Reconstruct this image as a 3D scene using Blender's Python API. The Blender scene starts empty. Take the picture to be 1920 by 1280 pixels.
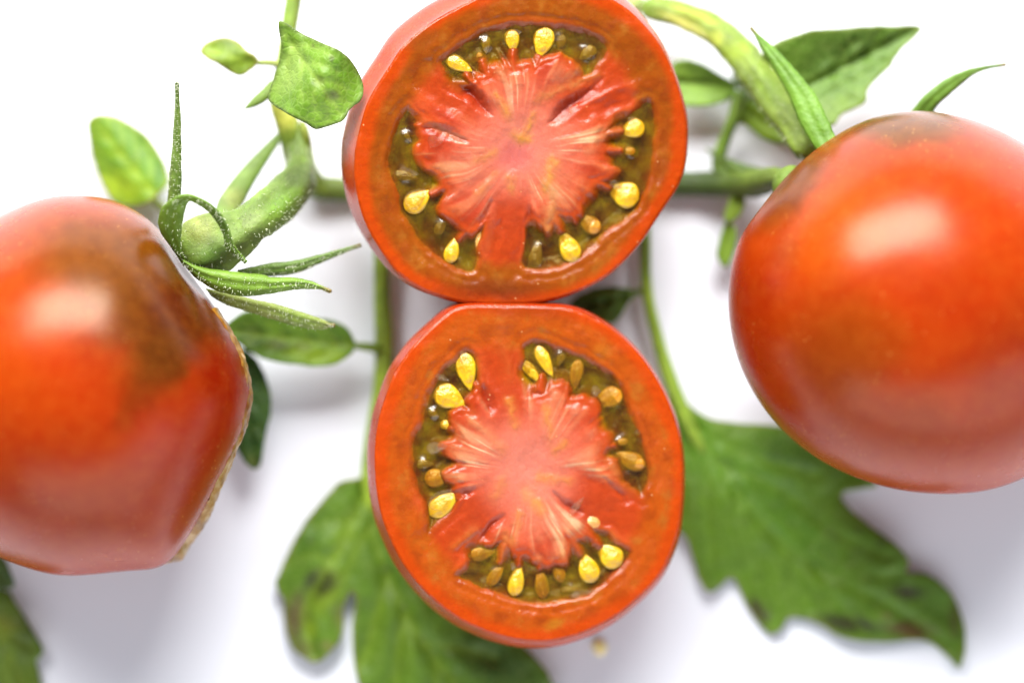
import bpy, math
import numpy as np
from mathutils import Vector, geometry

SC = bpy.context.scene
COL = SC.collection
# ------------------------------------------------------------------ camera, world, lamps, exposure
S = 8e-5            # metres per unit; all lengths below are in units (one photo pixel at the focus height)
H = 5000.0          # camera height
ZR = 400.0          # focus height
cd = bpy.data.cameras.new('camera'); cam = bpy.data.objects.new('camera', cd); COL.objects.link(cam)
cam.location = (0, 0, H * S)
cd.sensor_width = 36.0
cd.lens = 36.0 * (H - ZR) / 1920.0
cd.clip_start = 0.02; cd.clip_end = 20
cd.dof.use_dof = True; cd.dof.focus_distance = (H - ZR) * S; cd.dof.aperture_fstop = 4.2
SC.camera = cam
SC.view_settings.view_transform = 'Standard'; SC.view_settings.look = 'None'
SC.view_settings.exposure = 0.0; SC.view_settings.gamma = 1.0
wd = bpy.data.worlds.new('World'); SC.world = wd; wd.use_nodes = True
wd.node_tree.nodes['Background'].inputs[0].default_value = (0.93, 0.94, 1.0, 1)
wd.node_tree.nodes['Background'].inputs[1].default_value = 0.27

def area(name, loc, target, sx, sy, power, col):
    l = bpy.data.lights.new(name, 'AREA'); l.shape = 'RECTANGLE'; l.size = sx; l.size_y = sy
    l.energy = power; l.color = col
    o = bpy.data.objects.new(name, l); COL.objects.link(o); o.location = loc
    o.rotation_euler = (Vector(target) - Vector(loc)).to_track_quat('-Z', 'Y').to_euler()
    return o
area('softbox', (-0.09, 0.70, 0.64), (0, 0, 0.02), 0.92, 0.42, 38.0, (1.0, 0.985, 0.96))
area('front_softbox', (0.28, -1.0, 0.46), (0, 0, 0.02), 2.4, 0.7, 17.0, (0.93, 0.95, 1.0))
try:
    SC.cycles.use_denoising = True
    SC.cycles.max_bounces = 10
    SC.cycles.transparent_max_bounces = 12
except Exception:
    pass

# ------------------------------------------------------------------ helpers
def W(x, y, z):
    x = np.asarray(x, float); y = np.asarray(y, float); z = np.asarray(z, float)
    k = (H - z) / (H - ZR) * S
    return np.stack([(x - 960) * k, (640 - y) * k, z * S + 0 * x], -1)

PIG = 0.62           # from the exposed picture back to the real, darker pigments
def lin(c):
    c = np.asarray(c, float) / 255.0
    return PIG * np.where(c <= 0.04045, c / 12.92, ((c + 0.055) / 1.055) ** 2.4)

def sstep(a, b, x):
    t = np.clip((np.asarray(x, float) - a) / (b - a), 0, 1); return t * t * (3 - 2 * t)

def _h(xi, yi, s):
    v = np.sin(xi * 127.1 + yi * 311.7 + s * 74.7) * 43758.5453
    return v - np.floor(v)

def vn(x, y, s=0):
    x = np.asarray(x, float); y = np.asarray(y, float)
    xi = np.floor(x); yi = np.floor(y); fx = x - xi; fy = y - yi
    fx = fx * fx * (3 - 2 * fx); fy = fy * fy * (3 - 2 * fy)
    return ((_h(xi, yi, s) * (1 - fx) + _h(xi + 1, yi, s) * fx) * (1 - fy) +
            (_h(xi, yi + 1, s) * (1 - fx) + _h(xi + 1, yi + 1, s) * fx) * fy) * 2 - 1

def fbm(x, y, s=0, o=4):
    t = 0; a = 0.55
    for i in range(o):
        t = t + a * vn(x * 2 ** i, y * 2 ** i, s + i * 3.1); a *= 0.5
    return t

def cr(pts, n, closed=False):
    """Catmull-Rom through pts, n samples evenly by length"""
    P = np.asarray(pts, float)
    Q = np.concatenate([P[-1:], P, P[:2]]) if closed else np.concatenate([2 * P[:1] - P[1:2], P, 2 * P[-1:] - P[-2:-1]])
    out = []
    for i in range(len(Q) - 3):
        p0, p1, p2, p3 = Q[i:i + 4]
        t = np.linspace(0, 1, 14, endpoint=False)[:, None]
        out.append(0.5 * (2 * p1 + (p2 - p0) * t + (2 * p0 - 5 * p1 + 4 * p2 - p3) * t ** 2 + (3 * p1 - p0 - 3 * p2 + p3) * t ** 3))
    out = np.concatenate(out + [Q[-2:-1]])
    d = np.concatenate([[0], np.cumsum(np.linalg.norm(np.diff(out[:, :2], axis=0), axis=1))])
    s = np.linspace(0, d[-1], n, endpoint=not closed)
    return np.stack([np.interp(s, d, out[:, k]) for k in range(out.shape[1])], -1)

def seg_dist(x, y, pl):
    d = np.full(np.shape(x), 1e9)
    for (ax, ay), (bx, by) in zip(pl[:-1], pl[1:]):
        vx, vy = bx - ax, by - ay; L = vx * vx + vy * vy + 1e-9
        t = np.clip(((x - ax) * vx + (y - ay) * vy) / L, 0, 1)
        d = np.minimum(d, np.hypot(x - ax - t * vx, y - ay - t * vy))
    return d

def sdf(x, y, poly):
    """signed distance, negative inside"""
    poly = np.asarray(poly, float)[:, :2]
    d = seg_dist(x, y, np.concatenate([poly, poly[:1]]))
    ins = np.zeros(np.shape(x), bool); j = len(poly) - 1
    for i in range(len(poly)):
        xi, yi = poly[i]; xj, yj = poly[j]
        if yi != yj:
            c = ((yi > y) != (yj > y)) & (x < (xj - xi) * (y - yi) / (yj - yi) + xi)
            ins ^= c
        j = i
    return np.where(ins, -d, d)

def mixc(c, d, w):
    return c * (1 - w[:, None]) + np.asarray(d) * w[:, None]

WLOC = {}
def mesh(name, V, F, mat, parent=None, col=None, smooth=True, solid=None):
    V = np.asarray(V, float); c = V.mean(0)
    me = bpy.data.meshes.new(name)
    me.from_pydata((V - c).tolist(), [], F if isinstance(F, list) else F.tolist())
    if smooth: me.polygons.foreach_set('use_smooth', [True] * len(me.polygons))
    if col is not None:
        a = me.color_attributes.new('Col', 'FLOAT_COLOR', 'POINT')
        a.data.foreach_set('color', np.concatenate([np.clip(col, 0, 1), np.ones((len(V), 1))], 1).ravel())
    me.materials.append(mat); me.update()
    o = bpy.data.objects.new(name, me); COL.objects.link(o)
    o.location = c - (WLOC[parent.name] if parent else 0); WLOC[o.name] = c
    if parent: o.parent = parent
    if solid:
        m = o.modifiers.new('thickness', 'SOLIDIFY'); m.thickness = solid * S; m.offset = -1
    return o

def thing(name, label, cat, x, y, z=0, group=None):
    o = bpy.data.objects.new(name, None); COL.objects.link(o); o.empty_display_size = 0.01
    p = W(x, y, z); o.location = p; WLOC[o.name] = p
    o['label'] = label; o['category'] = cat
    if group: o['group'] = group
    return o

def tag(o, label, cat, group=None):
    o['label'] = label; o['category'] = cat
    if group: o['group'] = group
    return o

def quads(nu, nv, wrap_v=False):
    F = []
    for i in range(nu - 1):
        for j in range(nv if wrap_v else nv - 1):
            k = (j + 1) % nv
            F.append((i * nv + j, i * nv + k, (i + 1) * nv + k, (i + 1) * nv + j))
    return F

# ------------------------------------------------------------------ materials
def new_mat(name):
    m = bpy.data.materials.new(name); m.use_nodes = True
    nt = m.node_tree; b = nt.nodes['Principled BSDF']
    return m, nt, b, nt.nodes['Material Output']

def N(nt, t, **kw):
    n = nt.nodes.new(t)
    for k, v in kw.items():
        if k in n.inputs: n.inputs[k].default_value = v
        else: setattr(n, k, v)
    return n

def obj_coord(nt):
    return N(nt, 'ShaderNodeTexCoord').outputs['Object']

def noise(nt, vec, scale, detail=4, rough=0.55):
    n = N(nt, 'ShaderNodeTexNoise', Scale=scale, Detail=detail, Roughness=rough); nt.links.new(vec, n.inputs['Vector']); return n

def ramp(nt, fac, a, b, ca=(0, 0, 0, 1), cb=(1, 1, 1, 1)):
    r = N(nt, 'ShaderNodeValToRGB'); r.color_ramp.elements[0].position = a; r.color_ramp.elements[1].position = b
    r.color_ramp.elements[0].color = ca; r.color_ramp.elements[1].color = cb
    nt.links.new(fac, r.inputs[0]); return r.outputs[0]

def mix(nt, fac, a, b, mode='MIX'):
    m = N(nt, 'ShaderNodeMix', data_type='RGBA', blend_type=mode)
    for sock, v in ((m.inputs[0], fac), (m.inputs[6], a), (m.inputs[7], b)):
        if hasattr(v, 'links'): nt.links.new(v, sock)
        elif isinstance(v, (int, float)): sock.default_value = v
        else: sock.default_value = (*v, 1) if len(v) == 3 else v
    return m.outputs[2]

def bump(nt, b, height, strength, dist):
    n = N(nt, 'ShaderNodeBump', Strength=strength, Distance=dist); nt.links.new(height, n.inputs['Height']); nt.links.new(n.outputs[0], b.inputs['Normal']); return n

def skin_mat():
    m, nt, b, out = new_mat('tomato_skin'); L = nt.links
    at = N(nt, 'ShaderNodeAttribute', attribute_name='Col'); oc = obj_coord(nt)
    n1 = noise(nt, oc, 420, 5, 0.6)
    c = mix(nt, ramp(nt, n1.outputs[0], 0.35, 0.75), at.outputs[0], (0.62, 0.20, 0.02)); 
    c2 = mix(nt, 0.08, at.outputs[0], c)
    # golden flecks just under the skin, in patches
    v = N(nt, 'ShaderNodeTexVoronoi', Scale=1150.0); L.new(oc, v.inputs['Vector'])
    pn = noise(nt, oc, 75, 2)
    fl = N(nt, 'ShaderNodeMath', operation='MULTIPLY')
    L.new(ramp(nt, v.outputs['Distance'], 0.04, 0.15, (1, 1, 1, 1), (0, 0, 0, 1)), fl.inputs[0])
    L.new(ramp(nt, pn.outputs[0], 0.46, 0.62), fl.inputs[1])
    fr = N(nt, 'ShaderNodeMath', operation='MULTIPLY'); 
    wn = N(nt, 'ShaderNodeTexWhiteNoise'); L.new(v.outputs['Position'], wn.inputs['Vector'])
    L.new(fl.outputs[0], fr.inputs[0]); L.new(ramp(nt, wn.outputs[0], 0.5, 0.7), fr.inputs[1])
    c3 = mix(nt, fr.outputs[0], c2, (0.80, 0.42, 0.10))
    L.new(c3, b.inputs['Base Color'])
    n2 = noise(nt, oc, 2600, 2); n3 = noise(nt, oc, 160, 3)
    L.new(ramp(nt, n3.outputs[0], 0.2, 0.8, (0.23, 0.23, 0.23, 1), (0.30, 0.30, 0.30, 1)), b.inputs['Roughness'])
    ad = N(nt, 'ShaderNodeMath', operation='MULTIPLY_ADD'); L.new(n3.outputs[0], ad.inputs[0]); ad.inputs[1].default_value = 2.0; L.new(n2.outputs[0], ad.inputs[2])
    bump(nt, b, ad.outputs[0], 0.22, 0.00012)
    b.inputs['IOR'].default_value = 1.35; b.inputs['Specular Tint'].default_value = (1.0, 0.84, 0.66, 1)
    b.inputs['Subsurface Weight'].default_value = 0.25; b.inputs['Subsurface Radius'].default_value = (1.0, 0.25, 0.08); b.inputs['Subsurface Scale'].default_value = 0.0016
    return m

def flesh_mat():
    m, nt, b, out = new_mat('cut_flesh'); L = nt.links
    at = N(nt, 'ShaderNodeAttribute', attribute_name='Col'); oc = obj_coord(nt)
    n1 = noise(nt, oc, 900, 4, 0.65)
    c = mix(nt, 1.0, at.outputs[0], ramp(nt, n1.outputs[0], 0.25, 0.8, (0.88, 0.86, 0.85, 1), (1.1, 1.12, 1.12, 1)), 'MULTIPLY')
    v = N(nt, 'ShaderNodeTexVoronoi', Scale=900.0); L.new(oc, v.inputs['Vector']); wn = N(nt, 'ShaderNodeTexWhiteNoise'); L.new(v.outputs['Position'], wn.inputs['Vector'])
    f1 = N(nt, 'ShaderNodeMath', operation='MULTIPLY'); L.new(ramp(nt, v.outputs['Distance'], 0.03, 0.13, (1, 1, 1, 1), (0, 0, 0, 1)), f1.inputs[0]); L.new(ramp(nt, wn.outputs[0], 0.93, 0.99), f1.inputs[1])
    c = mix(nt, f1.outputs[0], c, (0.72, 0.45, 0.2))  # sparse pale dots paint tiny wet glints into the flesh colour
    L.new(c, b.inputs['Base Color'])
    n3 = noise(nt, oc, 300, 3)
    L.new(ramp(nt, n3.outputs[0], 0.3, 0.75, (0.14, 0.14, 0.14, 1), (0.38, 0.38, 0.38, 1)), b.inputs['Roughness'])
    bump(nt, b, n1.outputs[0], 0.5, 0.00025)
    b.inputs['IOR'].default_value = 1.33
    b.inputs['Subsurface Weight'].default_value = 0.35; b.inputs['Subsurface Radius'].default_value = (1.0, 0.35, 0.15); b.inputs['Subsurface Scale'].default_value = 0.002
    return m

def gel_mat(name, tint, body, dens):
    m, nt, b, out = new_mat(name); L = nt.links; nt.nodes.remove(b)
    oc = obj_coord(nt); n = noise(nt, oc, 420, 2)
    bp = N(nt, 'ShaderNodeBump', Strength=0.3, Distance=0.0005); L.new(n.outputs[0], bp.inputs['Height'])
    tr = N(nt, 'ShaderNodeBsdfTransparent'); tr.inputs[0].default_value = (*tint, 1)
    gl = N(nt, 'ShaderNodeBsdfGlossy', Roughness=0.12); L.new(bp.outputs[0], gl.inputs['Normal'])
    fr = N(nt, 'ShaderNodeFresnel', IOR=1.36); L.new(bp.outputs[0], fr.inputs['Normal'])
    pb = N(nt, 'ShaderNodeBsdfPrincipled', Roughness=0.25); L.new(bp.outputs[0], pb.inputs['Normal'])
    nn = noise(nt, oc, 420, 3); L.new(ramp(nt, nn.outputs[0], 0.35, 0.65, (*body[0], 1), (*body[1], 1)), pb.inputs['Base Color'])
    pb.inputs['Subsurface Weight'].default_value = 0.5; pb.inputs['Subsurface Radius'].default_value = (1, .6, .15); pb.inputs['Subsurface Scale'].default_value = 0.0015
    m2 = N(nt, 'ShaderNodeMixShader'); n4 = noise(nt, oc, 230, 2)
    L.new(ramp(nt, n4.outputs[0], 0.3, 0.7, (dens[0],) * 3 + (1,), (dens[1],) * 3 + (1,)), m2.inputs[0]); L.new(tr.outputs[0], m2.inputs[1]); L.new(pb.outputs[0], m2.inputs[2])
    mx = N(nt, 'ShaderNodeMixShader'); ge = N(nt, 'ShaderNodeNewGeometry'); fm = N(nt, 'ShaderNodeMath', operation='MULTIPLY'); iv = N(nt, 'ShaderNodeMath', operation='SUBTRACT'); iv.inputs[0].default_value = 1.0
    L.new(ge.outputs['Backfacing'], iv.inputs[1]); L.new(fr.outputs[0], fm.inputs[0]); L.new(iv.outputs[0], fm.inputs[1])
    L.new(fm.outputs[0], mx.inputs[0]); L.new(m2.outputs[0], mx.inputs[1]); L.new(gl.outputs[0], mx.inputs[2])
    L.new(mx.outputs[0], out.inputs['Surface'])
    return m

def seed_mat(name, c1, c2):
    m, nt, b, out = new_mat(name); L = nt.links; oc = obj_coord(nt)
    n = noise(nt, oc, 2.2, 4)
    L.new(ramp(nt, n.outputs[0], 0.3, 0.7, (*lin(c1), 1), (*lin(c2), 1)), b.inputs['Base Color'])
    b.inputs['Roughness'].default_value = 0.28
    b.inputs['Subsurface Weight'].default_value = 0.4; b.inputs['Subsurface Radius'].default_value = (1, .7, .2); b.inputs['Subsurface Scale'].default_value = 0.0006
    b.inputs['Coat Weight'].default_value = 0.5; b.inputs['Coat Roughness'].default_value = 0.1
    bump(nt, b, n.outputs[0], 0.25, 0.1)
    return m

def leaf_mat(name, vein=900, trans=0.3, rough=0.48, fuzz=0.25):
    m, nt, b, out = new_mat(name); L = nt.links
    at = N(nt, 'ShaderNodeAttribute', attribute_name='Col'); oc = obj_coord(nt)
    n1 = noise(nt, oc, 350, 5, 0.6)
    c = mix(nt, 1.0, at.outputs[0], ramp(nt, n1.outputs[0], 0.25, 0.75, (0.72, 0.74, 0.66, 1), (1.25, 1.22, 1.2, 1)), 'MULTIPLY')
    v = N(nt, 'ShaderNodeTexVoronoi', Scale=vein, feature='DISTANCE_TO_EDGE'); 
    wp = N(nt, 'ShaderNodeMix', data_type='VECTOR'); wp.inputs[0].default_value = 0.0012
    L.new(oc, wp.inputs[4]); L.new(n1.outputs['Color'], wp.inputs[5]); L.new(wp.outputs[1], v.inputs['Vector'])
    ve = ramp(nt, v.outputs['Distance'], 0.0, 0.16, (1, 1, 1, 1), (0, 0, 0, 1))
    f = N(nt, 'ShaderNodeMath', operation='MULTIPLY'); L.new(ve, f.inputs[0]); f.inputs[1].default_value = fuzz
    c = mix(nt, f.outputs[0], c, (0.30, 0.42, 0.10))
    L.new(c, b.inputs['Base Color']); b.inputs['Roughness'].default_value = rough; b.inputs['IOR'].default_value = 1.42
    h = N(nt, 'ShaderNodeMath', operation='SUBTRACT'); n2 = noise(nt, oc, 1300, 3); L.new(n2.outputs[0], h.inputs[0]); L.new(f.outputs[0], h.inputs[1])
    bump(nt, b, h.outputs[0], 0.5, 0.0003)
    tr = N(nt, 'ShaderNodeBsdfTranslucent')
    tc = mix(nt, 1.0, c, (1.3, 1.25, 0.5), 'MULTIPLY'); L.new(tc, tr.inputs[0])
    mx = N(nt, 'ShaderNodeMixShader'); mx.inputs[0].default_value = trans
    L.new(b.outputs[0], mx.inputs[1]); L.new(tr.outputs[0], mx.inputs[2]); L.new(mx.outputs[0], out.inputs['Surface'])
    return m

def stem_mat(name):
    m, nt, b, out = new_mat(name); L = nt.links
    at = N(nt, 'ShaderNodeAttribute', attribute_name='Col'); oc = obj_coord(nt)
    n1 = noise(nt, oc, 500, 5, 0.65)
    c = mix(nt, 1.0, at.outputs[0], ramp(nt, n1.outputs[0], 0.25, 0.75, (0.66, 0.68, 0.6, 1), (1.3, 1.28, 1.3, 1)), 'MULTIPLY')
    L.new(c, b.inputs['Base Color']); b.inputs['Roughness'].default_value = 0.5; b.inputs['IOR'].default_value = 1.4
    n2 = noise(nt, oc, 1500, 4, 0.7); bump(nt, b, n2.outputs[0], 0.6, 0.0004)
    b.inputs['Subsurface Weight'].default_value = 0.25; b.inputs['Subsurface Radius'].default_value = (0.5, 1.0, 0.2); b.inputs['Subsurface Scale'].default_value = 0.001
    return m

def cork_mat():
    m, nt, b, out = new_mat('corky_scar'); L = nt.links; oc = obj_coord(nt)
    n = noise(nt, oc, 330, 6, 0.7)
    r = N(nt, 'ShaderNodeValToRGB'); r.color_ramp.elements[0].position = 0.3; r.color_ramp.elements[0].color = (*lin((120, 70, 10)), 1)
    r.color_ramp.elements[1].position = 0.72; r.color_ramp.elements[1].color = (*lin((250, 226, 180)), 1)
    e = r.color_ramp.elements.new(0.5); e.color = (*lin((186, 132, 40)), 1)
    L.new(n.outputs[0], r.inputs[0]); L.new(r.outputs[0], b.inputs['Base Color'])
    b.inputs['Roughness'].default_value = 0.3; bump(nt, b, n.outputs[0], 0.7, 0.0006)
    return m

def table_mat():
    m, nt, b, out = new_mat('white_board'); L = nt.links; oc = obj_coord(nt)
    n = noise(nt, oc, 60, 4)
    L.new(ramp(nt, n.outputs[0], 0.3, 0.7, (0.795, 0.825, 0.89, 1), (0.81, 0.84, 0.905, 1)), b.inputs['Base Color'])
    b.inputs['Roughness'].default_value = 0.55; b.inputs['Specular IOR Level'].default_value = 0.25
    return m

SKIN = skin_mat(); FLESH = flesh_mat(); GEL = gel_mat('seed_gel', (0.92, 0.86, 0.55), (lin((84, 44, 3)), lin((148, 120, 5))), (0.14, 0.5)); CLEAR = gel_mat('clear_gel', (0.96, 0.94, 0.88), (lin((230, 190, 150)), lin((240, 220, 190))), (0.0, 0.10))
SEED_B = seed_mat('seed_yellow', (220, 162, 4), (250, 208, 22)); SEED_O = seed_mat('seed_amber', (206, 128, 10), (236, 176, 30)); SEED_D = seed_mat('seed_olive', (140, 104, 12), (178, 140, 22))
SEED_P = seed_mat('seed_pale', (226, 150, 60), (246, 196, 110))
LEAF = leaf_mat('leaf_blade'); SEPAL = leaf_mat('sepal_blade', 1500, 0.2, 0.5, 0.12); STEM = stem_mat('green_stem'); CORK = cork_mat()

# ------------------------------------------------------------------ tabletop
R = 0.8; n = 2
tb = mesh('tabletop', [(-R, -R, 0), (R, -R, 0), (R, R, 0), (-R, R, 0)], [(0, 1, 2, 3)], table_mat(), smooth=False)
tb['kind'] = 'structure'; tb['label'] = 'plain white matt tabletop under the tomatoes'

# ------------------------------------------------------------------ whole tomatoes
def radial(outline, c, n=720):
    P = cr(outline, 600, True) - np.asarray(c, float)
    a = np.arctan2(P[:, 1], P[:, 0]); r = np.hypot(P[:, 0], P[:, 1]); i = np.argsort(a); a = a[i]; r = r[i]
    t = np.linspace(-math.pi, math.pi, n, endpoint=False)
    return t, np.interp(t, a, r, period=2 * math.pi)

def blobs(c, x, y, lst, warp=0.0, s=0):
    if warp:
        x = x + warp * fbm(x / 70, y / 70, s); y = y + warp * fbm(x / 70 + 9, y / 70, s + 5)
    for (bx, by, rx, ry, ang, colr, w) in lst:
        a = math.radians(ang); dx = x - bx; dy = y - by
        u = (dx * math.cos(a) + dy * math.sin(a)) / rx; v = (-dx * math.sin(a) + dy * math.cos(a)) / ry
        c = mixc(c, lin(colr), w * (1 - sstep(0.25, 1.15, np.hypot(u, v))))
    return c

class Tomato:
    def __init__(s, outline, c, zc, rz):
        s.c = c; s.zc = zc; s.rz = rz
        s.t, s.r = radial(outline, c)
        k0 = 18; s.r = np.convolve(np.concatenate([s.r[-k0:], s.r, s.r[:k0]]), np.hanning(2 * k0 + 1) / np.hanning(2 * k0 + 1).sum(), 'valid')
        k = 90; s.rs = np.convolve(np.concatenate([s.r[-k:], s.r, s.r[:k]]), np.hanning(2 * k + 1) / np.hanning(2 * k + 1).sum(), 'valid')
    def at(s, ph, th, f=1.0):
        ph = (ph + math.pi) % (2 * math.pi) - math.pi
        r = np.interp(ph, s.t, s.r, period=2 * math.pi); rs = np.interp(ph, s.t, s.rs, period=2 * math.pi)
        w = sstep(0.45, 1.0, np.sin(th)) ** 2; r = (rs * (1 - w) + r * w) * f
        return s.c[0] + r * np.sin(th) * np.cos(ph), s.c[1] + r * np.sin(th) * np.sin(ph), s.zc + s.rz * f * np.cos(th)
    def body(s, parent, base, bl, warp, seed, dents=()):
        NT, NP = 300, 190
        th, ph = np.meshgrid(np.linspace(0.0006, math.pi - 0.0006, NP), np.linspace(-math.pi, math.pi, NT, endpoint=False), indexing='ij')
        th = th.ravel(); ph = ph.ravel()
        x0, y0, z0 = s.at(ph, th)
        f = 1 + 0.006 * fbm(x0 / 160, y0 / 160, seed, 2) * np.cos(th) ** 2
        for (px, py, rad, amt, zz) in dents:
            f = f - amt * np.exp(-(((x0 - px) / rad) ** 2 + ((y0 - py) / rad) ** 2 + ((z0 - zz) / rad) ** 2))
        x, y, z = s.at(ph, th, f)
        c = np.tile(lin(base), (len(x), 1))
        c = blobs(c, x, y, bl, warp, seed)
        c = c * (1 + 0.07 * fbm(x / 60, y / 45, seed + 2))[:, None]
        c = c * np.array([0.64, 0.56, 0.03])
        return mesh('fruit', W(x, y, z), [f_[::-1] for f_ in quads(NP, NT, True)], SKIN, parent, c)

left_out = [(150, 366), (210, 375), (268, 403), (312, 442), (345, 484), (378, 532), (404, 574), (432, 618), (456, 662), (471, 720), (465, 790), (440, 850), (402, 920), (362, 990), (324, 1048),
            (304, 1065), (245, 1068), (180, 1075), (110, 1078), (40, 1060), (-40, 1025), (-130, 960), (-200, 870), (-238, 790), (-246, 700), (-226, 610), (-170, 525), (-90, 454), (-2, 406), (52, 381), (100, 368)]
TL = Tomato(left_out, (112, 715), 335, 335)
tl = thing('ripe_tomato', 'whole orange tomato with olive-brown shoulder, curled green calyx and corky crack', 'tomato', 112, 715, 0, 'whole tomatoes')
TL.body(tl, (214, 66, 16), [
    (20, 600, 190, 260, 0, (228, 84, 10), 0.85), (290, 560, 220, 190, 60, (118, 64, 12), 0.95), (190, 480, 210, 110, 5, (136, 76, 20), 0.9),
    (345, 600, 90, 130, -35, (104, 34, 10), 0.8), (300, 690, 55, 120, 25, (104, 54, 12), 0.8), (245, 770, 30, 60, 40, (150, 60, 16), 0.5),
    (410, 720, 75, 110, 10, (176, 24, 12), 0.8), (330, 860, 130, 150, 0, (204, 44, 14), 0.7), (170, 960, 220, 130, 0, (196, 66, 34), 0.5), (150, 690, 120, 60, 10, (216, 62, 10), 0.6)],
    26, 3, [(352, 500, 70, 0.05, 380)])

right_out = [(1720, 208), (1655, 216), (1600, 236), (1540, 273), (1482, 322), (1432, 370), (1396, 422), (1375, 480), (1366, 550), (1371, 622), (1391, 692), (1426, 756), (1476, 815), (1543, 865), (1620, 900), (1700, 920), (1790, 925),
             (1870, 914), (1950, 880), (2030, 820), (2090, 735), (2115, 640), (2115, 540), (2085, 440), (2030, 355), (1960, 295), (1880, 247), (1800, 218)]
TR = Tomato(right_out, (1748, 567), 338, 338)
tr = thing('ripe_tomato', 'whole smooth orange-red tomato with large oval highlight, cut off by right edge', 'tomato', 1748, 567, 0, 'whole tomatoes')
TR.body(tr, (220, 72, 12), [
    (1560, 430, 150, 100, -40, (236, 104, 12), 0.7), (1780, 300, 220, 90, 10, (226, 78, 14), 0.6), (1690, 235, 190, 60, -3, (118, 74, 12), 0.95), (1490, 350, 140, 55, -45, (128, 68, 12), 0.9),
    (1420, 590, 60, 150, 0, (196, 44, 12), 0.7), (1570, 660, 130, 140, 20, (170, 80, 12), 0.6), (1640, 640, 90, 70, 0, (196, 82, 20), 0.4), (1470, 470, 40, 60, 20, (170, 66, 16), 0.4),
    (1790, 560, 140, 80, 10, (210, 54, 14), 0.6), (1900, 680, 120, 120, 0, (186, 50, 20), 0.6), (1640, 800, 180, 90, 0, (196, 74, 22), 0.5), (1840, 850, 140, 60, 0, (206, 66, 30), 0.4)],
    24, 11, [(1408, 372, 60, 0.03, 330)])

# corky crack along the right side of the left tomato
def scar():
    pl = cr([(405, 576), (432, 618), (456, 662), (471, 720), (465, 790), (440, 850), (402, 920), (362, 990), (312, 1060)], 130)
    ph = np.arctan2(pl[:, 1] - 715, pl[:, 0] - 112); nu = len(ph); nv = 15
    u = np.linspace(0, 1, nu)
    V = []; v = np.linspace(-1, 1, nv)
    for i in range(nu):
        wid = (0.02 + 0.07 * sstep(0.45, 0.8, u[i])) * (0.35 + 0.65 * math.sin(math.pi * min(1, max(0, u[i]))) ** 0.5) + 0.012 * float(fbm(u[i] * 14, 0.3, 2))
        mid = math.radians(84) + 0.30 * sstep(0.5, 0.9, u[i]) + 0.05 * float(fbm(u[i] * 9, 2.2, 5))
        th = mid + v * (wid + 0.10)
        prof = (1 - v ** 2) * (0.010 + 0.055 * sstep(0.5, 0.78, u[i]) * (0.7 + 0.5 * float(vn(u[i] * 13, 0.7, 3)))) * (1 - 0.6 * sstep(0.93, 1, u[i])) + 0.012 * fbm(u[i] * 40 + 0 * v, v * 3, 8) - 0.004
        x, y, z = TL.at(np.full(nv, ph[i]) + 0.012 * fbm(v * 3, u[i] * 20 + 0 * v, 4), th, 1 + prof)
        V.append(W(x, y, z))
    mesh('corky_scar', np.concatenate(V), quads(nu, nv), CORK, tl)
scar()

# ------------------------------------------------------------------ leaves, sepals and stems
LG = np.array([1.5, 1.5, 1.25])
def leaf(name, outline, zf, veins, base, bl=(), parent=None, g=6.0, und=5.0, seed=0, groove=5.0, vcol=(150, 176, 60), vw=7.0, smooth_n=None, thick=4.0, mat=None, edge=0.0, edgecol=None):
    P = np.asarray(outline, float)
    L = np.linalg.norm(np.diff(np.concatenate([P, P[:1]]), axis=0), axis=1).sum()
    B = cr(P, max(24, int(L / 5)), True)
    B = B + 1.3 * np.stack([fbm(B[:, 0] / 14, B[:, 1] / 14, seed), fbm(B[:, 0] / 14, B[:, 1] / 14, seed + 7)], -1)
    x0, y0 = B.min(0); x1, y1 = B.max(0)
    gx, gy = np.meshgrid(np.arange(x0, x1, g), np.arange(y0, y1, g)); gx[::2] += g * 0.5
    gx = gx.ravel(); gy = gy.ravel(); d = sdf(gx, gy, B); k = d < -g * 0.45
    pts = np.concatenate([B, np.stack([gx[k], gy[k]], -1)]); nb = len(B)
    r = geometry.delaunay_2d_cdt([Vector(p) for p in pts.tolist()], [(i, (i + 1) % nb) for i in range(nb)], [], 1, 1e-4)
    q = np.array([(p.x, p.y) for p in r[0]]); F = [tuple(f) for f in r[2]]
    x, y = q[:, 0], q[:, 1]
    dist = np.maximum(0, -sdf(x, y, B))
    z = zf(x, y) + und * fbm(x / 55, y / 55, seed + 1, 3) + edge * (1 - sstep(0, 26, dist))
    c = np.tile(lin(base), (len(x), 1))
    c = blobs(c, x, y, bl, 10, seed)
    for (pl, w) in veins:
        dv = seg_dist(x, y, cr(pl, 24) if len(pl) > 2 else np.asarray(pl, float))
        z = z - groove * w * np.exp(-(dv / (vw * 1.2)) ** 2) + groove * 0.8 * w * np.exp(-((dv - vw * 3) / (vw * 2)) ** 2)
        c = mixc(c, lin(vcol), 0.55 * min(1, w) * np.exp(-(dv / (vw * 0.75)) ** 2))
    if edgecol is not None: c = mixc(c, lin(edgecol), 0.7 * (1 - sstep(1, 7, dist)))
    c = c * LG
    F2 = []
    for f in F:
        a, b_, cc = q[f[0]], q[f[1]], q[f[2]]
        ar = (b_[0] - a[0]) * (cc[1] - a[1]) - (b_[1] - a[1]) * (cc[0] - a[0])
        F2.append(f[::-1] if ar > 0 else f)
    return mesh(name, W(x, y, np.maximum(z, 2.0 + thick)), F2, mat or LEAF, parent, c, True, thick)

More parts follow.
